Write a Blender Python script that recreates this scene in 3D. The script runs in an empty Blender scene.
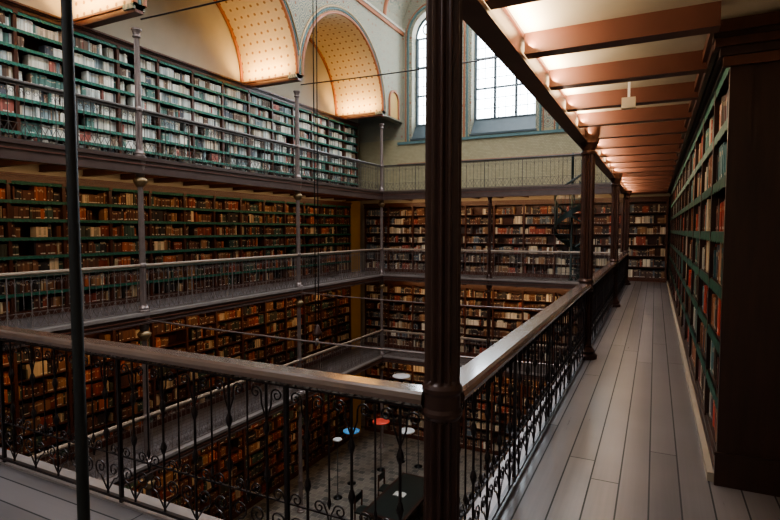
import bpy, math, random
import numpy as np
from mathutils import Vector, Matrix
random.seed(7); rng=np.random.default_rng(11)

# ------------------------------------------------------------------ materials
def newmat(name):
    m=bpy.data.materials.new(name); m.use_nodes=True
    nt=m.node_tree; b=nt.nodes['Principled BSDF']; return m,nt,b
def N(nt,t,**k):
    n=nt.nodes.new(t)
    for a,v in k.items(): setattr(n,a,v)
    return n
def math_(nt,op,a,b=None):
    n=N(nt,'ShaderNodeMath',operation=op)
    for i,x in enumerate((a,b)):
        if x is None: continue
        if isinstance(x,(int,float)): n.inputs[i].default_value=x
        else: nt.links.new(x,n.inputs[i])
    return n.outputs[0]
def mixc(nt,f,a,b,blend='MIX'):
    n=N(nt,'ShaderNodeMix',data_type='RGBA',blend_type=blend)
    for s,x in ((n.inputs[0],f),(n.inputs[6],a),(n.inputs[7],b)):
        if isinstance(x,(int,float)): s.default_value=x
        elif isinstance(x,tuple): s.default_value=(*x[:3],1)
        else: nt.links.new(x,s)
    return n.outputs[2]
def basic(name,c,rough=.5,metal=0,var=.25,scale=6,bump=0,stretch=(1,1,1),coat=0):
    m,nt,b=newmat(name)
    tc=N(nt,'ShaderNodeTexCoord'); mp=N(nt,'ShaderNodeMapping'); mp.inputs['Scale'].default_value=stretch
    nt.links.new(tc.outputs['Object'],mp.inputs[0])
    no=N(nt,'ShaderNodeTexNoise'); no.inputs['Scale'].default_value=scale; no.inputs['Detail'].default_value=5
    nt.links.new(mp.outputs[0],no.inputs['Vector'])
    d=tuple(x*(1-var) for x in c); l=tuple(min(1,x*(1+var)) for x in c)
    nt.links.new(mixc(nt,no.outputs['Fac'],d,l),b.inputs['Base Color'])
    b.inputs['Roughness'].default_value=rough; b.inputs['Metallic'].default_value=metal
    b.inputs['Coat Weight'].default_value=coat; b.inputs['Coat Roughness'].default_value=.12
    if bump:
        bp=N(nt,'ShaderNodeBump'); bp.inputs['Strength'].default_value=bump; bp.inputs['Distance'].default_value=.01
        nt.links.new(no.outputs['Fac'],bp.inputs['Height']); nt.links.new(bp.outputs[0],b.inputs['Normal'])
    return m
def emis(name,c,s):
    m,nt,b=newmat(name); b.inputs['Base Color'].default_value=(.5,.5,.5,1)
    b.inputs['Emission Color'].default_value=(*c,1); b.inputs['Emission Strength'].default_value=s; return m
def planks(name,axis,w,c1,c2,rough=.34):
    m,nt,b=newmat(name)
    tc=N(nt,'ShaderNodeTexCoord'); sp=N(nt,'ShaderNodeSeparateXYZ'); nt.links.new(tc.outputs['Object'],sp.inputs[0])
    a=sp.outputs[axis]; o=sp.outputs[1-axis]
    q=math_(nt,'DIVIDE',a,w); fl=math_(nt,'FLOOR',q); fr=math_(nt,'FRACT',q)
    wn=N(nt,'ShaderNodeTexWhiteNoise',noise_dimensions='1D'); nt.links.new(fl,wn.inputs['W'])
    oo=math_(nt,'DIVIDE',math_(nt,'ADD',o,math_(nt,'MULTIPLY',wn.outputs['Value'],7.0)),4.2)
    of=math_(nt,'FLOOR',oo); ofr=math_(nt,'FRACT',oo)
    wn2=N(nt,'ShaderNodeTexWhiteNoise',noise_dimensions='2D')
    cb=N(nt,'ShaderNodeCombineXYZ'); nt.links.new(fl,cb.inputs[0]); nt.links.new(of,cb.inputs[1]); nt.links.new(cb.outputs[0],wn2.inputs['Vector'])
    mp=N(nt,'ShaderNodeMapping'); s=[.6,.6,.6]; s[axis]=26; mp.inputs['Scale'].default_value=s
    nt.links.new(tc.outputs['Object'],mp.inputs[0])
    no=N(nt,'ShaderNodeTexNoise'); no.inputs['Scale'].default_value=2.0; no.inputs['Detail'].default_value=6; no.inputs['Roughness'].default_value=.55
    nt.links.new(mp.outputs[0],no.inputs['Vector'])
    n2=N(nt,'ShaderNodeTexNoise'); n2.inputs['Scale'].default_value=1.6; n2.inputs['Detail'].default_value=6; nt.links.new(tc.outputs['Object'],n2.inputs['Vector'])
    gr=N(nt,'ShaderNodeMapRange'); gr.inputs[1].default_value=.25; gr.inputs[2].default_value=.75; nt.links.new(no.outputs['Fac'],gr.inputs[0])
    f=math_(nt,'ADD',math_(nt,'MULTIPLY',wn2.outputs['Value'],.4),math_(nt,'ADD',math_(nt,'MULTIPLY',gr.outputs[0],.2),math_(nt,'MULTIPLY',n2.outputs['Fac'],.4)))
    col=mixc(nt,f,c1,c2)
    g=math_(nt,'MAXIMUM',math_(nt,'LESS_THAN',fr,.055),math_(nt,'LESS_THAN',ofr,.0022))
    col=mixc(nt,g,col,(.01,.009,.009)); nt.links.new(col,b.inputs['Base Color'])
    r=math_(nt,'ADD',math_(nt,'ADD',rough-.06,math_(nt,'MULTIPLY',gr.outputs[0],.08)),math_(nt,'MULTIPLY',g,.3)); nt.links.new(r,b.inputs['Roughness'])
    bp=N(nt,'ShaderNodeBump'); bp.inputs['Strength'].default_value=.3; bp.inputs['Distance'].default_value=.0025
    h=math_(nt,'SUBTRACT',math_(nt,'MULTIPLY',no.outputs['Fac'],.4),math_(nt,'MULTIPLY',g,1.2)); nt.links.new(h,bp.inputs['Height']); nt.links.new(bp.outputs[0],b.inputs['Normal'])
    return m
def bookmat(name,rough=.6):
    m,nt,b=newmat(name)
    at=N(nt,'ShaderNodeVertexColor',layer_name='bc'); uv=N(nt,'ShaderNodeUVMap'); sp=N(nt,'ShaderNodeSeparateXYZ')
    nt.links.new(uv.outputs[0],sp.inputs[0]); v=sp.outputs[1]; al=at.outputs['Alpha']
    lo=math_(nt,'ADD',.5,math_(nt,'MULTIPLY',al,.25))
    lab=math_(nt,'MULTIPLY',math_(nt,'GREATER_THAN',v,lo),math_(nt,'LESS_THAN',v,math_(nt,'ADD',lo,.13)))
    lab=math_(nt,'MULTIPLY',lab,math_(nt,'GREATER_THAN',al,.45))
    low=math_(nt,'MULTIPLY',math_(nt,'GREATER_THAN',v,.07),math_(nt,'LESS_THAN',v,.16))
    low=math_(nt,'MULTIPLY',low,math_(nt,'GREATER_THAN',math_(nt,'FRACT',math_(nt,'MULTIPLY',al,7.0)),.55))
    c=mixc(nt,math_(nt,'MULTIPLY',lab,.6),at.outputs['Color'],(.62,.5,.32))
    c=mixc(nt,math_(nt,'MULTIPLY',low,.8),c,(.75,.72,.62))
    nt.links.new(c,b.inputs['Base Color']); b.inputs['Roughness'].default_value=rough; return m
def dotted(name):
    m,nt,b=newmat(name); uv=N(nt,'ShaderNodeUVMap'); mp=N(nt,'ShaderNodeMapping'); mp.inputs['Scale'].default_value=(4.2,4.2,1)
    nt.links.new(uv.outputs[0],mp.inputs[0])
    vo=N(nt,'ShaderNodeTexVoronoi',voronoi_dimensions='2D'); vo.inputs['Scale'].default_value=1; vo.inputs['Randomness'].default_value=.12
    nt.links.new(mp.outputs[0],vo.inputs['Vector'])
    d=vo.outputs['Distance']
    c=mixc(nt,math_(nt,'LESS_THAN',d,.16),(.56,.44,.29),(.26,.15,.08))
    ring=math_(nt,'MULTIPLY',math_(nt,'GREATER_THAN',d,.42),.22)
    c=mixc(nt,ring,c,(.45,.37,.25)); nt.links.new(c,b.inputs['Base Color']); b.inputs['Roughness'].default_value=.8; return m
def decor(name):
    m,nt,b=newmat(name); tc=N(nt,'ShaderNodeTexCoord')
    vo=N(nt,'ShaderNodeTexVoronoi'); vo.inputs['Scale'].default_value=3.2; vo.inputs['Randomness'].default_value=.35
    nt.links.new(tc.outputs['Object'],vo.inputs['Vector']); d=vo.outputs['Distance']
    s=math_(nt,'FRACT',math_(nt,'MULTIPLY',d,5.0))
    c=mixc(nt,math_(nt,'MULTIPLY',math_(nt,'GREATER_THAN',s,.5),.85),(.36,.31,.22),(.13,.16,.135))
    c=mixc(nt,math_(nt,'LESS_THAN',d,.12),c,(.28,.12,.07))
    nt.links.new(c,b.inputs['Base Color']); b.inputs['Roughness'].default_value=.85; return m
def brickm(name,c1,c2,cm,scale,bw=.5,rh=.25,rot=None):
    m,nt,b=newmat(name); tc=N(nt,'ShaderNodeTexCoord'); mp=N(nt,'ShaderNodeMapping')
    if rot: mp.inputs['Rotation'].default_value=rot
    nt.links.new(tc.outputs['Object'],mp.inputs[0])
    br=N(nt,'ShaderNodeTexBrick'); br.inputs['Color1'].default_value=(*c1,1); br.inputs['Color2'].default_value=(*c2,1); br.inputs['Mortar'].default_value=(*cm,1)
    br.inputs['Scale'].default_value=scale; br.inputs['Brick Width'].default_value=bw; br.inputs['Row Height'].default_value=rh; br.inputs['Mortar Size'].default_value=.015
    nt.links.new(mp.outputs[0],br.inputs['Vector']); nt.links.new(br.outputs[0],b.inputs['Base Color']); b.inputs['Roughness'].default_value=.6; return m

M={}
M['walk']=planks('oak_floorboards',0,.175,(.045,.038,.04),(.2,.175,.175),.33)
M['cross']=planks('oak_floorboards_cross',1,.175,(.045,.038,.04),(.2,.175,.175),.38)
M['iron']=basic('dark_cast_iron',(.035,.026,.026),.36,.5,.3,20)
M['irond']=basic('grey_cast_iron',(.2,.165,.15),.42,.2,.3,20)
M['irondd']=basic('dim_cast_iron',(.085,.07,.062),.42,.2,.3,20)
M['raild']=basic('light_oak_handrail',(.36,.27,.2),.35,0,.25,6)
M['ironcol']=basic('brown_painted_iron',(.062,.03,.023),.28,.25,.3,9)
M['ironlight']=basic('grey_pink_painted_iron',(.22,.17,.155),.32,.4,.25,9)
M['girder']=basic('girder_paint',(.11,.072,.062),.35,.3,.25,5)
M['girdertop']=basic('girder_flange_paint',(.32,.27,.25),.35,.3,.25,5)  # paler girder colour, with the sheen of the gallery edge put into it
M['gold']=basic('gilded_iron',(.32,.22,.12),.4,.6,.3,20)
M['rail']=basic('varnished_handrail',(.15,.095,.075),.16,0,.35,5,coat=1.0)
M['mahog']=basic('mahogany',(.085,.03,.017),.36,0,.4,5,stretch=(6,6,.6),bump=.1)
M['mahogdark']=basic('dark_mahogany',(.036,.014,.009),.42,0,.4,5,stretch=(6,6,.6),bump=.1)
M['redwood']=basic('red_brown_beam',(.13,.05,.034),.42,0,.25,5)
M['panel']=basic('cream_ceiling_panel',(.5,.43,.33),.7,0,.4,1.4)
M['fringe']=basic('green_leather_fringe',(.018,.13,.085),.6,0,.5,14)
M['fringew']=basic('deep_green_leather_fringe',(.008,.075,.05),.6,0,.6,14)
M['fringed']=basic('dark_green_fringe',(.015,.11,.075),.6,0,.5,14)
M['plaster']=basic('cream_plaster',(.45,.4,.32),.85,0,.1,3)
M['backplaster']=basic('grey_plaster',(.46,.42,.34),.85,0,.08,3)
M['ochre']=basic('ochre_wall',(.45,.27,.08),.8,0,.12,4)
M['redtrim']=basic('orange_red_trim',(.33,.12,.055),.6,0,.2,12)
M['teal']=basic('teal_painted_band',(.1,.17,.17),.7,0,.2,10)
M['slate']=basic('slate_sill',(.06,.08,.09),.5,0,.2,6)
M['tile']=brickm('glazed_tile',(.33,.28,.165),(.4,.34,.21),(.2,.18,.11),4.0,.35,.22,(math.radians(90),0,0))
M['ground']=brickm('ground_tile',(.2,.17,.14),(.07,.065,.06),(.28,.25,.2),2.2,.5,.5)
M['dots']=dotted('dotted_vault'); M['decor']=decor('stencilled_plaster')
M['books']=bookmat('book_spines')
M['window']=emis('window_daylight_glass',(.82,.92,1.0),11)
M['nwindow']=emis('window_daylight_glass_large',(.92,.95,1.0),3)  # glow of the added near-wall windows behind the camera
M['sky']=emis('skylight_glass',(.9,.95,1.0),9.5)
M['black']=basic('black_metal',(.004,.004,.004),.5,.1,.2,10)
M['white']=basic('white_enamel',(.75,.75,.75),.4,0,.05,5)
M['red']=basic('red_enamel',(.85,.12,.08),.4,0,.05,5)
M['blue']=basic('blue_enamel',(.12,.42,.85),.4,0,.05,5)
M['skirt']=basic('pale_skirting',(.3,.25,.2),.5,0,.15,6)
M['leather']=basic('desk_leather',(.02,.025,.022),.35,0,.2,8)
M['paper']=basic('paper',(.6,.58,.53),.7,0,.05,5)
M['stair']=basic('teal_stair_paint',(.022,.036,.034),.4,.2,.2,8)

# ------------------------------------------------------------------ mesh builder
class MB:
    def __init__(s): s.V=[];s.F=[];s.M=[];s.S=[];s.n=0;s.mats=[]
    def mi(s,m):
        if m not in s.mats: s.mats.append(m)
        return s.mats.index(m)
    def add(s,v,f,m,sm=False):
        i=s.mi(m); n=s.n
        s.V.extend([tuple(map(float,p)) for p in v]); s.F.extend([tuple(a+n for a in q) for q in f]); s.M.extend([i]*len(f)); s.S.extend([sm]*len(f)); s.n+=len(v)
    def box(s,x0,x1,y0,y1,z0,z1,m):
        x0,x1=sorted((x0,x1));y0,y1=sorted((y0,y1));z0,z1=sorted((z0,z1))
        v=[(x0,y0,z0),(x1,y0,z0),(x1,y1,z0),(x0,y1,z0),(x0,y0,z1),(x1,y0,z1),(x1,y1,z1),(x0,y1,z1)]
        s.add(v,[(3,2,1,0),(4,5,6,7),(0,1,5,4),(1,2,6,5),(2,3,7,6),(3,0,4,7)],m)
    def tube(s,pts,r,nrm,m,seg=6,cap=False):
        P=np.array(pts,float); n=len(P); T=np.gradient(P,axis=0); T/=np.linalg.norm(T,axis=1)[:,None]+1e-12
        nv=np.array(nrm,float); nv/=np.linalg.norm(nv)
        R=np.full(n,r) if np.isscalar(r) else np.array(r)
        V=[];F=[]
        for i in range(n):
            sd=np.cross(T[i],nv); sd/=np.linalg.norm(sd)+1e-12; up=np.cross(sd,T[i])
            for k in range(seg):
                a=2*math.pi*k/seg+math.pi/seg; V.append(P[i]+R[i]*(math.cos(a)*sd+math.sin(a)*up))
        for i in range(n-1):
            for k in range(seg):
                k2=(k+1)%seg; F.append((i*seg+k,i*seg+k2,(i+1)*seg+k2,(i+1)*seg+k))
        if cap: F.append(tuple(range(seg))[::-1]); F.append(tuple((n-1)*seg+k for k in range(seg)))
        s.add(V,F,m,seg>4)
    def lathe(s,cx,cy,prof,m,seg=20,flutes=0,fd=.1):
        V=[];F=[]
        for (r,z,*fl) in prof:
            f=fl[0] if fl else 0
            for k in range(seg):
                a=2*math.pi*k/seg; rr=r*(1-(fd*f*(.5+.5*math.cos(flutes*a)) if flutes else 0))
                V.append((cx+rr*math.cos(a),cy+rr*math.sin(a),z))
        n=len(prof)
        for i in range(n-1):
            for k in range(seg):
                k2=(k+1)%seg; F.append((i*seg+k,i*seg+k2,(i+1)*seg+k2,(i+1)*seg+k))
        F.append(tuple(range(seg))[::-1]); F.append(tuple((n-1)*seg+k for k in range(seg)))
        s.add(V,F,m,not flutes)
    def obj(s,name,parent=None):
        me=bpy.data.meshes.new(name); me.from_pydata(s.V,[],s.F)
        for m in s.mats: me.materials.append(M[m])
        me.polygons.foreach_set('material_index',s.M); me.polygons.foreach_set('use_smooth',s.S); me.update()
        o=bpy.data.objects.new(name,me); bpy.context.collection.objects.link(o)
        if parent: o.parent=parent; o.matrix_parent_inverse=Matrix.Translation(-parent.location)
        return o
def empty(name,loc):
    e=bpy.data.objects.new(name,None); e.location=loc; e.empty_display_size=.2; bpy.context.collection.objects.link(e); return e

# ------------------------------------------------------------------ constants
XR=-.782; XL=-9.1; Y0=2.05; YF=17.5; BAY=5.15
YB=19.1; XW=-11.0; XRW=1.0; YN=-1.6; GZ=-6.6
LV=[3.05,0.0,-3.05]
COLY=[2.05,7.2,12.35,17.5]
XC=.42   # walkway bookcase front

# ------------------------------------------------------------------ bookcases
PAL={'upper':[(.62,.62,.55),(.58,.6,.55),(.4,.44,.43),(.5,.52,.48),(.3,.2,.14),(.1,.19,.16),(.09,.1,.12),(.55,.46,.35),(.78,.74,.66),(.25,.31,.32),(.38,.12,.09),(.68,.64,.53),(.7,.66,.57),(.15,.09,.06)],
 'mid':[(.14,.055,.028),(.24,.05,.025),(.3,.15,.07),(.55,.42,.27),(.035,.025,.022),(.1,.04,.025),(.2,.09,.045),(.06,.06,.04),(.36,.1,.04),(.12,.045,.025),(.05,.09,.07),(.1,.035,.02)],
 'far':[(.18,.08,.04),(.55,.46,.33),(.3,.17,.09),(.05,.04,.04),(.3,.07,.045),(.65,.6,.5),(.1,.06,.05),(.16,.13,.1),(.12,.15,.18),(.12,.05,.03),(.04,.03,.03)],
 'walk':[(.07,.17,.2),(.14,.05,.05),(.42,.07,.045),(.09,.09,.11),(.5,.43,.32),(.25,.1,.055),(.07,.17,.16),(.34,.19,.11),(.5,.5,.46),(.06,.04,.03)]}
def bookcase(name,o,ud,vd,L,z0,H,rows,depth,pal,fringe,bay=1.03,wood='mahog',fill=.93,endpanel=False):
    o=np.array(o,float);ud=np.array(ud,float);vd=np.array(vd,float)
    par=empty(name,(o[0],o[1],z0)); B=MB(); wk=(pal=='walk')
    def lb(u0,u1,v0,v1,za,zb,m):
        a=o+ud*u0+vd*v0;b=o+ud*u1+vd*v1; B.box(a[0],b[0],a[1],b[1],za,zb,m)
    zp=z0+.12; zt=z0+H-.14; sp=(zt-zp)/rows
    lb(0,L,-depth,-depth+.02,z0,z0+H,wood)
    lb(0,L,-depth+.02,.02,z0,zp-.02,wood); lb(0,L,.02,.035,z0,z0+.07,wood)
    lb(0,L,-depth+.02,.03,zt,zt+.07,wood); lb(0,L,-depth+.02,.06,zt+.07,zt+.1,wood); lb(0,L,-depth+.02,.1,zt+.1,zt+.14,wood)
    for i in range(rows+1): lb(0,L,-depth+.02,0,zp+i*sp-.025,zp+i*sp,wood)
    nb=max(1,round(L/bay)); bw=L/nb
    for i in range(nb+1):
        u=min(max(i*bw,.03),L-.03); lb(u-.03,u+.03,-depth+.02,.014 if wk else .012,z0,zt,wood)
        if not wk: lb(u-.04,u+.04,0,.03,z0,z0+.13,wood); lb(u-.04,u+.04,0,.04,zt-.05,zt,wood)
    if endpanel:
        ue=0; cw='mahog'
        lb(ue-.03,ue,-depth,.03,z0,z0+H-.03,wood)
        lb(ue-.05,ue-.03,-depth,.04,z0,z0+.22,wood); lb(ue-.055,ue-.05,-depth,.045,z0+.2,z0+.22,wood)
        lb(ue-.045,ue-.03,-.09,.03,z0+.22,z0+H-.2,wood); lb(ue-.045,ue-.03,-depth,-depth+.08,z0+.22,z0+H-.2,wood)
        lb(ue-.036,ue-.03,-.13,-.09,z0+.26,z0+H-.3,wood)
        lb(ue-.07,ue-.03,-depth,.07,z0+H-.26,z0+H-.2,cw); lb(ue-.09,ue,-depth,.09,z0+H-.2,z0+H-.15,wood); lb(ue-.12,ue,-depth,.12,z0+H-.15,z0+H-.1,cw); lb(ue-.15,ue,-depth,.15,z0+H-.07,z0+H,cw); lb(ue-.13,ue,-depth,.13,z0+H-.1,z0+H-.07,wood)
        lb(0,L,.09,.12,z0+H-.12,z0+H-.07,wood); lb(0,L,.1,.15,z0+H-.07,z0+H,cw)
    B.obj('frame',par)
    if fringe:
        G=MB(); n=int(L/.035)
        for i in range(1,rows+1):
            zt_=zp+i*sp-.002; V=[];F=[]
            uu=np.linspace(.0,L,n+1)
            for j,u in enumerate(uu):
                s=.35 if wk else 1
                a=o+ud*u+vd*(.005+(.01+.004*random.random())*s); b=o+ud*u+vd*(.005+(.015+.014*random.random())*s)
                dz=.05+.016*(j%2)+.01*random.random()
                if wk: dz+=.015
                V+= [(a[0],a[1],zt_),(b[0],b[1],zt_-dz)]
                if j<n and not (wk and (int(u/bw+.04)!=int(u/bw-.04))): F.append((2*j,2*j+1,2*j+3,2*j+2))
            G.add(V,F,fringe)
        G.obj('shelf_fringe',par)
    P=PAL[pal]; VV=[];CC=[]
    hmax=sp-.025-.04; lo_,hi_=(.7,1.0) if pal=='upper' else (.6,.98)
    for i in range(rows):
        zb=zp+i*sp
        for b in range(nb):
            u=b*bw+.035; ue=(b+1)*bw-.035; run=0
            while u<ue-.015:
                if run<=0:
                    run=random.choice([1,1,1,2,3,5,8]); c=random.choice(P); hh=random.uniform(lo_,hi_)*hmax; ww=random.uniform(.018,.05); dd=random.uniform(.015,.07)
                    if wk: dd=random.uniform(.002,.02)
                    if random.random()>fill: u+=random.uniform(.05,.3); run=0; continue
                run-=1
                w=min(ww*random.uniform(.85,1.15),ue-u); h=hh*random.uniform(.97,1.02); k=random.uniform(.6,1.4)
                f=-dd-random.uniform(0,.012); bk=max(-depth+.03,f-.2)
                VV.append((u,u+w-.0015,bk,f,zb,zb+h)); CC.append((min(c[0]*k,1),min(c[1]*k,1),min(c[2]*k,1),random.random())); u+=w
    A=np.array(VV); n=len(A)
    L3=np.zeros((n,8,3))
    idx=[(0,3),(1,3),(1,3),(0,3),(0,2),(1,2),(1,2),(0,2)]; zz=[4,4,5,5,4,4,5,5]
    for k in range(8):
        L3[:,k,:]=o[None,:]+A[:,idx[k][0]][:,None]*ud+A[:,idx[k][1]][:,None]*vd
        L3[:,k,2]=A[:,zz[k]]
    V=L3.reshape(-1,3); base=(np.arange(n)*8)[:,None,None]
    q=np.array([[0,1,2,3],[3,2,6,7],[4,0,3,7],[1,5,6,2]])[None]
    F=(base+q).reshape(-1,4)
    me=bpy.data.meshes.new('books'); me.from_pydata(V.tolist(),[],F.tolist())
    ca=me.color_attributes.new('bc','FLOAT_COLOR','POINT'); ca.data.foreach_set('color',np.repeat(np.array(CC),8,axis=0).ravel())
    uv=me.uv_layers.new(name='UVMap'); t=np.zeros((n,4,4,2)); t[:,0]=np.array([[0,0],[1,0],[1,1],[0,1]]); uv.data.foreach_set('uv',t.ravel())
    me.materials.append(M['books']); me.update()
    ob=bpy.data.objects.new('books',me); bpy.context.collection.objects.link(ob); ob.parent=par; ob.matrix_parent_inverse=Matrix.Translation(-par.location)
    return par

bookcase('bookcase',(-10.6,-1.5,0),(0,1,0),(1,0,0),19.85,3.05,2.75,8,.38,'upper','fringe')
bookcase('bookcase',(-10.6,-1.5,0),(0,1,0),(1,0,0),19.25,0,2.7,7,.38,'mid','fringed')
bookcase('bookcase',(-10.6,-1.5,0),(0,1,0),(1,0,0),19.25,-3.05,2.7,7,.38,'mid',None)
bookcase('bookcase',(-10.6,-1.5,0),(0,1,0),(1,0,0),19.25,GZ,3.2,8,.38,'mid',None)
for z,h,r in ((0,2.7,7),(-3.05,2.7,7),(GZ,3.2,8)):
    bookcase('bookcase',(-10.55,18.8,0),(1,0,0),(0,-1,0),9.6,z,h,r,.28,'far',None)
bookcase('bookcase',(-.9,18.8,0),(1,0,0),(0,-1,0),1.25,0,2.7,7,.28,'far',None)
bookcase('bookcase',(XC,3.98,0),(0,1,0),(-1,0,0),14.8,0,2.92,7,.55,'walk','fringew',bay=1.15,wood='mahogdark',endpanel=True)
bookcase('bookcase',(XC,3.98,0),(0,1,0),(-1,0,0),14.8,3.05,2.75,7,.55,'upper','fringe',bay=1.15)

# ------------------------------------------------------------------ shell
def shell(name,*boxes):
    b=MB()
    for bx in boxes: b.box(*bx)
    return b.obj(name)
shell('wall_left',(XW-.3,XW,YN-.3,YB+.5,GZ-.2,12.3,'backplaster'))
shell('wall_right',(XRW,XRW+.3,YN-.3,YB+.5,GZ-.2,12.3,'plaster'))
shell('wall_near',(XW,XRW,YN-.3,YN,GZ-.2,12.3,'plaster'))
shell('floor',(XW-.3,XRW+.3,YN-.3,YB+.5,GZ-.2,GZ,'ground'))
shell('wall_corner',*[(-10.98,-10.58,17.78,18.5,z,z+h,'ochre') for z,h in ((0,2.78),(-3.05,2.78),(GZ,3.28))])
WIN=[(-8.6,-6.75),(-6.2,-3.85),(-2.95,-1.0)]
B=MB(); SILL=5.2; SPR=9.1
B.box(XW,XRW,YB,YB+.5,GZ,3.0,'plaster'); B.box(XW,XRW,YB,YB+.5,3.0,SILL,'tile')
xs=[XW]+[x for w in WIN for x in w]+[XRW]
for i in range(0,len(xs),2): B.box(xs[i],xs[i+1],YB,YB+.5,SILL,12.3,'decor' )
for a,b in WIN:
    c=(a+b)/2; r=(b-a)/2; n=16
    for k in range(n):
        t0=math.pi-math.pi*k/n; t1=math.pi-math.pi*(k+1)/n
        p0=(c+r*math.cos(t0),SPR+r*math.sin(t0)); p1=(c+r*math.cos(t1),SPR+r*math.sin(t1))
        B.add([(p0[0],YB,p0[1]),(p1[0],YB,p1[1]),(p1[0],YB,12.3),(p0[0],YB,12.3)],[(0,1,2,3)],'decor')
        B.add([(p0[0],YB,p0[1]),(p1[0],YB,p1[1]),(p1[0],YB+.5,p1[1]),(p0[0],YB+.5,p0[1])],[(0,1,2,3)],'plaster')
    B.add([(a,YB-.02,SILL),(b,YB-.02,SILL),(b,YB+.42,5.8),(a,YB+.42,5.8)],[(0,1,2,3)],'slate')
    B.box(a-.05,b+.05,YB-.06,YB+.02,SILL-.07,SILL,'slate')
B.obj('wall_far')
for i,(a,b) in enumerate(WIN):
    par=empty('window_%d'%(i+1),((a+b)/2,YB+.45,7.5)); c=(a+b)/2; r=(b-a)/2
    g=MB(); n=20
    pts=[(a,YB+.46,5.8),(b,YB+.46,5.8)]+[(c+r*math.cos(math.pi*k/n),YB+.46,SPR+r*math.sin(math.pi*k/n)) for k in range(n+1)]
    g.add(pts,[tuple(range(len(pts)))],'window'); g.obj('glass',par)
    g=MB()
    for x in (a+.04,b-.04): g.box(x-.05,x+.05,YB+.36,YB+.45,5.75,SPR,'slate')
    for k in (1,2): x=a+(b-a)*k/3; g.box(x-.045,x+.045,YB+.36,YB+.45,5.75,SPR+.75,'slate')
    for z in (5.78,6.9,8.0,9.1): g.box(a,b,YB+.37,YB+.45,z-.03,z+.03,'slate')
    for k in range(9): x=a+(b-a)*(k+.5)/9; g.box(x-.009,x+.009,YB+.43,YB+.45,5.8,SPR+.2,'slate')
    z=5.8
    while z<SPR: g.box(a,b,YB+.43,YB+.45,z-.011,z+.011,'slate'); z+=.37
    g.tube([(c+r*math.cos(math.pi*k/n),YB+.4,SPR+r*math.sin(math.pi*k/n)) for k in range(n+1)],.06,(0,1,0),'slate')
    for cc in (-.34,.34,0): g.tube([(c+cc+.3*math.cos(2*math.pi*k/n),YB+.41,SPR+(.35 if cc else .72)+.25*math.sin(2*math.pi*k/n)) for k in range(n+1)],.03,(0,1,0),'slate')
    g.obj('tracery',par)
    t=MB()
    for off,rad,mm in ((.16,.04,'teal'),(.26,.02,'redtrim')):
        rr=r+off
        t.tube([(c-rr,YB-.01,SILL-.1),(c-rr,YB-.01,7)]+[(c+rr*math.cos(math.pi-math.pi*k/24),YB-.01,SPR+rr*math.sin(math.pi*k/24)) for k in range(25)]+[(c+rr,YB-.01,7),(c+rr,YB-.01,SILL-.1)],rad,(0,1,0),mm)
    t.obj('trim_%d'%(i+1))
t=MB(); t.box(XL-.1,XRW,YB-.06,YB,SILL-.2,SILL-.1,'teal'); t.box(XL-.1,XRW,YB-.04,YB,4.2,4.26,'redtrim'); t.obj('trim_4')
for i,(a,b) in enumerate(WIN):  # unseen near-wall windows, added to light the sides facing the camera
    g=MB(); g.box(a,b,YN+.005,YN+.02,4.6,SPR+.6,'nwindow')
    for k in range(4): x=a+(b-a)*k/3; g.box(x-.04,x+.04,YN+.02,YN+.09,4.6,SPR+.6,'slate')
    for z in (4.6,5.7,6.9,8.0,9.1,SPR+.6): g.box(a-.04,b+.04,YN+.02,YN+.08,z-.03,z+.03,'slate')
    g.obj('window_%d'%(i+5))

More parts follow.
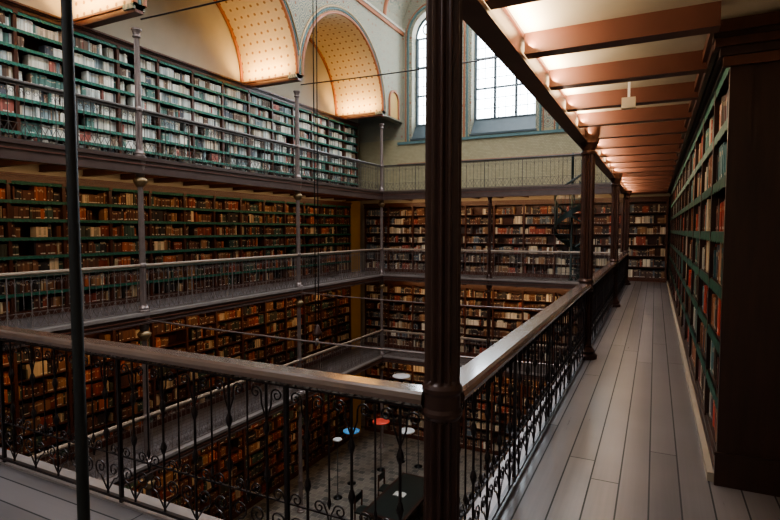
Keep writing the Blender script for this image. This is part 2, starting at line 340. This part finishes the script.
def arcade(name,xf,dirn,xback):
    B=MB(); uvs=[]; ZT=9.3; zs=5.98; R=2.44
    bays=[(-3.1,2.05),(2.05,7.2),(7.2,12.35),(12.35,17.5)]
    sof=MB(); UV=[]
    for (a,b) in bays:
        c=(a+b)/2; n=28; hw=BAY/2
        for y0,y1 in ((a,c-R),(c+R,b)):
            B.box(xf,xf+dirn*.3,y0,y1,zs-.1,ZT,'decor')
        for k in range(n):
            t0=math.pi*k/n;t1=math.pi*(k+1)/n
            q0=(c-R*math.cos(t0),zs+R*math.sin(t0));q1=(c-R*math.cos(t1),zs+R*math.sin(t1))
            B.add([(xf,q0[0],q0[1]),(xf,q1[0],q1[1]),(xf,q1[0],ZT),(xf,q0[0],ZT)],[(0,1,2,3)],'decor')
            sof.add([(xf,*q0),(xf,*q1),(xback,*q1),(xback,*q0)],[(0,1,2,3)],'dots')
            w=abs(xback-xf); UV+= [(R*t0,0),(R*t1,0),(R*t1,w),(R*t0,w)]
        for rr,rad,mm in ((R+.03,.05,'redtrim'),(R+.14,.025,'teal'),(R+.22,.035,'gold')):
            B.tube([(xf-dirn*.01,c-rr*math.cos(math.pi*k/40),zs+rr*math.sin(math.pi*k/40)) for k in range(41)],rad,(1,0,0),mm)
        B.tube([(xback-dirn*.05,c-(R-.02)*math.cos(math.pi*k/40),zs+(R-.02)*math.sin(math.pi*k/40)) for k in range(41)],.05,(1,0,0),'redtrim')
    B.box(xf,xf+dirn*.3,17.5,YB,5.85,ZT,'decor')
    B.box(xf-dirn*.06,xf+dirn*.1,YN,YB,ZT-.12,ZT,'redtrim'); B.box(xf-dirn*.1,xf+dirn*.1,YN,YB,ZT,ZT+.08,'plaster')
    arc=[(18.3-.38*math.cos(math.pi*k/12),6.5+.38*math.sin(math.pi*k/12)) for k in range(13)]
    B.add([(xf-dirn*.012,17.92,5.9)]+[(xf-dirn*.012,*q) for q in arc]+[(xf-dirn*.012,18.68,5.9)],[tuple(range(15))],'ochre')
    B.tube([(xf-dirn*.02,17.92,5.9)]+[(xf-dirn*.02,*q) for q in arc]+[(xf-dirn*.02,18.68,5.9)],.05,(1,0,0),'redtrim')
    B.obj(name)
    o=sof.obj('ceiling_'+name.split('_')[1]+'_vaults'); uv=o.data.uv_layers.new(name='UVMap'); uv.data.foreach_set('uv',np.array(UV).ravel())
arcade('wall_leftarcade',-9.0,-1,XW); arcade('wall_rightarcade',-.9,1,XRW)
for xa,xb in ((-9.0,-10.95),(-.9,.93)):
    for y in COLY:
        b=MB(); b.box(xa,xb,y-.09,y+.09,5.82,5.98,'redwood'); b.box(xa,xb,y-.13,y+.13,5.94,6.0,'redwood'); b.obj('tie_beam')
B=MB(); n=24; cx=-4.95; a=4.05
pts=[(cx-a*math.cos(math.pi*k/n),9.38+2.7*math.sin(math.pi*k/n)) for k in range(n+1)]
for k in range(n):
    p,q=pts[k],pts[k+1]
    if abs((p[0]+q[0])/2-cx)<1.5: continue
    B.add([(p[0],YN,p[1]),(q[0],YN,q[1]),(q[0],YB,q[1]),(p[0],YB,p[1])],[(0,1,2,3)],'decor')
for y in COLY+[-.5,4.6,9.8,14.9]:
    B.tube([(p[0],y,p[1]-.03) for p in pts],.09,(0,1,0),'redtrim')
B.obj('ceiling')
g=MB(); zk=[p for p in pts if abs(p[0]-cx)<1.9]; xa=min(p[0] for p in zk); xb=max(p[0] for p in zk); zs_=min(p[1] for p in zk)
g.box(xa,xb,YN,YB,zs_+.02,zs_+.04,'sky')
for y in np.arange(YN,YB,.9): g.box(xa,xb,y-.02,y+.02,zs_-.04,zs_+.02,'white')
for x in np.linspace(xa,xb,5): g.box(x-.03,x+.03,YN,YB,zs_-.06,zs_+.02,'white')
g.obj('window_4')

# ------------------------------------------------------------------ galleries
def slab(name,x0,x1,y0,y1,z,axis,xj=None):
    B=MB(); B.box(x0,x1,y0,y1,z-.08,z,'walk' if axis=='y' else 'cross')
    B.obj(name)
    C=MB(); C.box(x0,x1,y0,y1,z-.11,z-.081,'panel'); xj=xj or x1-.02
    if axis=='y':
        y=y0+.82
        while y<y1-.1: C.box(x0+.02,xj,y-.045,y+.045,z-.24,z-.11,'redwood'); C.box(x0+.02,xj,y-.06,y+.06,z-.25,z-.235,'redwood'); y+=.9
    else:
        x=x0+.4
        while x<x1-.1: C.box(x-.055,x+.055,y0+.02,y1-.02,z-.25,z-.11,'redwood'); x+=.9
    C.obj('ceiling_beams')
def fascia(x0,x1,y0,y1,z,along):
    h=.28 if z>1 else .19
    B=MB(); B.box(x0,x1,y0,y1,z-h,z+.012,'girder')
    e=.03
    if along=='y':
        tp='girdertop' if (x0<-5 and z<1) else 'girder'  # edge sheen coloured into the left flange at and below walkway level
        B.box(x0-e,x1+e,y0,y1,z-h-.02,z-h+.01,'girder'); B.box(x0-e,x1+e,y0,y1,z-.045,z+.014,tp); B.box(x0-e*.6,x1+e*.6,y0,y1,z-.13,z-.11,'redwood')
    else:
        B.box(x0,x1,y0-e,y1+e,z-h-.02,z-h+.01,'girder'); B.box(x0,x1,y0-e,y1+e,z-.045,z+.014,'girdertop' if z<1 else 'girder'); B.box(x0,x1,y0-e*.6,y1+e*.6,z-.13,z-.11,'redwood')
    B.obj('gallery_girder')
for z in LV:
    slab('gallery_floor',XW,-9.08,YN,YB,z,'y'); fascia(-9.08,-9.0,YN+.01,YF-.1,z,'y')
    if z>1:
        slab('gallery_floor',-9.0,-3.1,17.48,YB,z,'x'); slab('gallery_floor',-1.7,-.9,17.48,YB,z,'x')
        shell('gallery_floor',(-3.1,-1.7,17.48,17.62,z-.1,z,'cross'),(-3.1,-1.7,18.85,YB,z-.1,z,'cross'))
    else: slab('gallery_floor',-9.0,-.9,17.48,YB,z,'x')
    fascia(-9.0,-.9,17.4,17.48,z,'x')
    slab('gallery_floor',-.82,XRW,1.9 if z>1 else YN,YB,z,'y',xj=XC-.12); fascia(-.9,-.82,1.9 if z>1 else 2.15,17.4,z,'y')
    if z<1:
        slab('gallery_floor',-9.0,-.82,YN,2.07,z,'x'); fascia(-9.0,-.9,2.07,2.15,z,'x')

# ------------------------------------------------------------------ railings
def spiral(cu,cz,R,r0,a0,turns,n=12,sgn=1):
    return [(cu+(R+(r0-R)*i/(n-1))*math.cos(a0+sgn*2*math.pi*turns*i/(n-1)),0,cz+(R+(r0-R)*i/(n-1))*math.sin(a0+sgn*2*math.pi*turns*i/(n-1))) for i in range(n)]
def module(w,det,im):
    m=MB(); sg=6 if det else 4; ns=18 if det else 9; r=.0062; nn=(0,1,0)
    m.tube([(0,0,.05),(0,0,.9)],r*1.15,nn,im,sg)
    m.tube([(w/2,0,.36),(w/2,0,.9)],r*.8,nn,im,sg)
    if det:
        for z in (.42,.66): m.lathe(0,0,[(.008,z-.035),(.015,z-.015),(.018,z),(.015,z+.015),(.008,z+.035)],im,8)
        m.lathe(w/2,0,[(.002,.33),(.012,.36),(.002,.4)],im,6)
    for s in (-1,1):
        if not det:
            m.tube([(0,0,.06),(s*w/2,0,.3)],r*.8,nn,im,sg); m.tube([(0,0,.3),(s*w/2,0,.06)],r*.8,nn,im,sg)
            m.tube([(0,0,.7)]+[(s*w*.25+p[0],0,.8+p[2]) for p in spiral(0,0,.045,.02,math.pi if s>0 else 0,1.0,7,-s)],r*.7,nn,im,sg)
            continue
        m.tube([(s*.006,0,.07)]+[(w/4*s+p[0],0,.2+p[2]) for p in spiral(0,0,.052,.01,-math.pi/2,1.45,ns,s)],r*.8,nn,im,sg)
        m.tube([(w/2*s*.98,0,.26),(w/2*s*.9,0,.31)]+[(w*.27*s+p[0],0,.33+p[2]) for p in spiral(0,0,.034,.008,0 if s>0 else math.pi,1.3,ns,s)],r*.7,nn,im,sg)
        m.tube([(0,0,.7),(s*.03,0,.78)]+[(s*w*.27+p[0],0,.835+p[2]) for p in spiral(0,0,.034,.008,math.pi if s>0 else 0,1.3,ns,-s)],r*.7,nn,im,sg)
    return m
def railing(p0,p1,z,det=False,hw=.03):
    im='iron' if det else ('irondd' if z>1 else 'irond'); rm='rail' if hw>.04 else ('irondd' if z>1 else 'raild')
    p0=np.array((*p0,0.));p1=np.array((*p1,0.)); L=np.linalg.norm(p1-p0); ud=(p1-p0)/L; wd=np.array((-ud[1],ud[0],0))
    n=round(L/.25); w=L/n; B=MB()
    m=module(w,det,im); V=np.array(m.V); F=m.F
    for i in range(n):
        u=(i+.5)*w
        P=p0+np.outer(V[:,0]+u,ud)+np.outer(V[:,1],wd); P[:,2]=V[:,2]+z
        B.add(P,F,im,False)
    def bar(z0,z1,hw,mm):
        a=p0-wd*hw;b=p1+wd*hw; B.box(a[0],b[0],a[1],b[1],z+z0,z+z1,mm)
    bar(.035,.05,.012,im); bar(.888,.905,.012,im); bar(.3,.308,.005,im)
    zh=0 if hw>.04 else .012
    prof=[(-hw*.55,.905+zh),(-hw,.925+zh),(-hw*1.04,.945),(-hw*.93,.965),(-hw*.75,.976),(hw*.75,.976),(hw*.93,.965),(hw*1.04,.945),(hw,.925+zh),(hw*.55,.905+zh)]
    k=len(prof); V=[p0+wd*a+np.array((0,0,z+b)) for a,b in prof]+[p1+wd*a+np.array((0,0,z+b)) for a,b in prof]
    B.add(V,[(i,(i+1)%k,k+(i+1)%k,k+i) for i in range(k)]+[tuple(range(k)),tuple(range(k,2*k))],rm,False)
    for i in range(0,n+1,5):
        q=p0+ud*min(i*w,L); B.box(q[0]-.01,q[0]+.01,q[1]-.01,q[1]+.01,z+.018,z+.905,im)
    return B.obj('gallery_railing')
railing((XL+.1,Y0),(XR-.07,Y0),0,True,.058)
railing((XR,Y0+.07),(XR,7.1),0,True,.074)
railing((XR,7.3),(XR,12.25),0,True,.074); railing((XR,12.45),(XR,17.4),0,True,.074)
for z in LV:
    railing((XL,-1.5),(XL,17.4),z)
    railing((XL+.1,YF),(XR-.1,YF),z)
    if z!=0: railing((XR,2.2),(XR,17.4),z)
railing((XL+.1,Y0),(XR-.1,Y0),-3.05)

# ------------------------------------------------------------------ columns
def column(x,y,r,mat,ztop=5.82,near=False,light=False):
    c=MB(); seg=96 if near else 48; fl=12
    prof=[]
    segs=[(GZ,-3.05),(-3.05,0),(0,3.05)]+([(3.05,ztop)] if ztop>4 else [])
    for (a,b) in segs:
        prof+=[(r*1.9,a,0),(r*1.9,a+.05,0),(r*1.5,a+.07,0),(r*1.6,a+.1,0),(r*1.2,a+.14,0),(r*1.05,a+.17,0)]
        if not light:
            prof+=[(r*1.03,a+.18,1),(r*1.03,a+.86,1),(r*1.04,a+.87,0),(r*1.14,a+.885,0),(r*1.14,a+.9,0),(r*1.04,a+.915,0),(r*1.04,a+.97,0),(r*1.13,a+.985,0),(r*1.13,a+1.0,0),(r*1.02,a+1.015,0),(r*1.0,a+1.03,1)]
        else:
            prof+=[(r,a+.4,1),(r,a+.9,1),(r*1.2,a+.93,0),(r*1.2,a+.97,0),(r*.95,a+1.0,0)]
        q=.8 if light else 1.0
        prof+=[(r*q,b-.46,1),(r*q,b-.45,0),(r*1.2,b-.44,0),(r*1.2,b-.42,0),(r*1.0,b-.4,0),(r*1.1,b-.36,0),(r*1.35,b-.32,0),(r*1.5,b-.31,0),(r*1.5,b-.28,0)]
    c.lathe(x,y,prof,mat,seg,fl,.22)
    if light:
        for b in (0,3.05,-3.05): c.lathe(x,y,[(r*1.0,b-.55),(r*1.9,b-.47),(r*2.1,b-.42),(r*1.3,b-.36)],'gold',20)
    c.obj('iron_column')
column(XR,2.05,.074,'ironcol',near=True)
for y in COLY[1:]: column(XR,y,.08,'ironcol')
for y in COLY: column(XL,y,.064,'ironlight',light=True)
column(-5.0,YF,.06,'ironcol',2.8)

for y in COLY[1:3]:
    for z in (-.14,5.7):
        t=MB(); n=16; x0=XL+.14; x1=XR-.14; t.tube([(x0+(x1-x0)*i/n,y,z-.06*math.sin(math.pi*i/n)) for i in range(n+1)],.016,(0,1,0),'ironlight' if z<0 else 'iron',6)
        t.lathe(-4.95,y,[(.02,z-.12),(.03,z-.09),(.03,z-.03),(.02,z)],'ironlight',8); t.obj('tie_rod')

t=MB(); t.lathe(-2.245,1.44,[(.05,0),(.05,.02),(.026,.04),(.021,3),(.021,11.2)],'black',16); t.obj('riser_pipe')
t=MB()
for dx in (-.045,.045): t.tube([(-7.0+dx,10.2,-.55),(-7.0+dx,10.2,11.6)],.012,(0,1,0),'black',5)
t.lathe(-7.0,10.2,[(.01,-.55),(.05,-.58),(.07,-.66),(.11,-.74),(.12,-.8),(.02,-.82),(.03,-.9),(.005,-.95)],'ironcol',16)
t.obj('hanging_counterweight')
t=MB(); t.box(-.29,-.18,5.05,5.13,2.7,2.79,'panel'); t.box(-.245,-.225,5.08,5.1,2.79,2.94,'white'); t.obj('ceiling_speaker')
t=MB(); t.box(XC-.075,XC-.036,3.98,18.7,0,.06,'skirt'); t.obj('baseboard_right')

def spiralstair(cx,cy,z0,z1,R=.55):
    par=empty('spiral_staircase',(cx,cy,z0)); s=MB()
    s.lathe(cx,cy,[(.08,z0),(.08,z0+.04),(.04,z0+.08),(.04,z1+1.0),(.06,z1+1.03),(.01,z1+1.1)],'stair',12); s.obj('newel',par)
    n=16; tr=MB(); da=2*math.pi*1.4/n
    for i in range(n):
        a=i*da-1.2; z=z0+(i+1)*(z1-z0)/n
        v=[]
        for zz in (z-.04,z):
            v+=[(cx+.04*math.cos(a),cy+.04*math.sin(a),zz),(cx+R*math.cos(a),cy+R*math.sin(a),zz),(cx+R*math.cos(a+da*1.1),cy+R*math.sin(a+da*1.1),zz),(cx+.04*math.cos(a+da),cy+.04*math.sin(a+da),zz)]
        tr.add(v,[(3,2,1,0),(4,5,6,7),(0,1,5,4),(1,2,6,5),(2,3,7,6),(3,0,4,7)],'stair')
        for f in (.25,.75):
            x=cx+(R-.02)*math.cos(a+da*f);y=cy+(R-.02)*math.sin(a+da*f); tr.tube([(x,y,z),(x,y,z+.92)],.013,(0,1,0),'stair',4)
    tr.obj('treads',par)
    h=MB()
    pts=lambda off,rr:[(cx+rr*math.cos(i*da/4-1.2),cy+rr*math.sin(i*da/4-1.2),z0+off+(i/4+1)*(z1-z0)/n) for i in range(n*4+1)]
    h.tube(pts(.92,R-.02),.035,(0,0,1),'stair',6)
    P=pts(0,R); V=[]
    for (x,y,z) in P: V+=[(x,y,z-.16),(x,y,z+.03)]
    h.add(V,[(2*i,2*i+1,2*i+3,2*i+2) for i in range(len(P)-1)],'stair'); h.obj('handrail',par)
spiralstair(-2.45,18.15,.0,3.05,.55)

def table(cx,cy,L=2.6,W=1.2):
    t=MB(); z=GZ
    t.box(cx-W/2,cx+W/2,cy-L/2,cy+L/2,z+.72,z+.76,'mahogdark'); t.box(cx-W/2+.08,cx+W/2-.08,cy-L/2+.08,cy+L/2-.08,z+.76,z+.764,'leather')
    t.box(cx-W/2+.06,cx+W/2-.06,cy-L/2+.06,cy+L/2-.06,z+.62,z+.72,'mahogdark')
    for sx in(-1,1):
        for sy in(-1,0,1): t.lathe(cx+sx*(W/2-.1),cy+sy*(L/2-.1),[(.03,z),(.04,z+.1),(.03,z+.2),(.045,z+.45),(.04,z+.62)],'mahogdark',10)
    t.obj('reading_table')
    # open book: two curved page blocks
    p=MB()
    for s in (-1,1):
        n=6; V=[]
        for i in range(n+1):
            u=i/n; x=cx-.1+s*u*.17; zz=z+.764+.03*math.sin(math.pi*min(1,u*.8+.2))
            V+=[(x,cy-.12,z+.766),(x,cy+.12,z+.766),(x,cy-.12,zz),(x,cy+.12,zz)]
        F=[]
        for i in range(n):
            a=4*i;b=a+4; F+=[(a+2,a+3,b+3,b+2),(a,a+2,b+2,b),(a+1,a+3,b+3,b+1)]
        p.add(V,F,'paper')
    p.obj('open_book')
def chair(cx,cy,s):
    t=MB(); z=GZ
    t.box(cx-.21,cx+.21,cy-.21,cy+.21,z+.43,z+.48,'leather')
    for a in(-1,1):
        for b in(-1,1): t.box(cx+a*.19-.018,cx+a*.19+.018,cy+b*.19-.018,cy+b*.19+.018,z,z+.43,'mahog')
    for b in(-1,1): t.box(cx+s*.19-.018,cx+s*.19+.018,cy+b*.19-.018,cy+b*.19+.018,z+.48,z+.92,'mahog')
    t.box(cx+s*.19-.012,cx+s*.19+.012,cy-.2,cy+.2,z+.7,z+.9,'leather'); t.obj('reading_chair')
for cx,cy in ((-6.2,13.2),(-3.4,13.2),(-6.2,9.2),(-3.4,9.2)):
    table(cx,cy)
    for sy in (-.7,.7):
        chair(cx-.85,cy+sy,-1); chair(cx+.85,cy+sy,1)
def disclamp(x,y,z,mm,r=.3):
    t=MB(); t.lathe(x,y,[(.14,GZ),(.14,GZ+.03),(.015,GZ+.05),(.012,z-.03)],'black',16); t.lathe(x,y,[(r*.9,z-.03),(r,z-.02),(r,z+.01),(r*.9,z+.02)],mm,28); t.obj('disc_floor_lamp')
disclamp(-8.25,15.8,-4.9,'red'); disclamp(-8.65,14.5,-4.85,'blue',.27); disclamp(-8.55,13.5,-4.75,'white',.14); disclamp(-7.9,16.7,-3.5,'white',.32); disclamp(-7.2,16.6,-3.8,'white',.26); disclamp(-7.0,15.2,-4.8,'white',.26)

# ------------------------------------------------------------------ lights
def area(name,loc,d,sx,sy,p,c):
    l=bpy.data.lights.new(name,'AREA'); l.shape='RECTANGLE'; l.size=sx; l.size_y=sy; l.energy=p; l.color=c
    o=bpy.data.objects.new(name,l); o.location=loc; o.rotation_euler=Vector(d).to_track_quat('-Z','Y').to_euler(); bpy.context.collection.objects.link(o); return o
W=(1,.64,.36)
area('strip_light',(-9.3,9,2.72),(-1,0,-.45),16,.05,42,W)
area('strip_light',(-9.3,9,-.33),(-1,0,-.45),16,.05,48,W)
area('strip_light',(-9.3,9,-3.38),(-1,0,-.45),16,.05,48,W)
for z in (2.72,-.33,-3.38): area('strip_light',(-5,17.65,z),(0,1,-.45),8,.05,32,W)
area('strip_light',(-.76,10,2.85),(.75,0,1),16,.04,260,(1,.8,.55))
area('strip_light',(-.72,11.3,2.76),(1,0,-.55),14,.04,18,(1,.86,.7))  # added fill strip with no visible fixture, brightens the walkway books
for y in COLY:
    area('vault_uplight',(-10.0,y-.45,6.02),(0,.5,1),1.4,.08,42,(1,.6,.22))
w=bpy.data.worlds.new('World'); bpy.context.scene.world=w; w.use_nodes=True
w.node_tree.nodes['Background'].inputs[0].default_value=(.6,.75,1,1); w.node_tree.nodes['Background'].inputs[1].default_value=.3

cam=bpy.data.cameras.new('camera'); co=bpy.data.objects.new('camera',cam); bpy.context.collection.objects.link(co)
co.location=(0,0,1.65); co.rotation_euler=(math.radians(90-3.24),0,math.radians(26.57)); cam.lens=24.46; cam.sensor_width=36; cam.clip_start=.05
bpy.context.scene.camera=co
bpy.context.scene.view_settings.view_transform='AgX'
bpy.context.scene.view_settings.exposure=.3
try: bpy.context.scene.view_settings.look='AgX - Medium High Contrast'
except Exception: pass
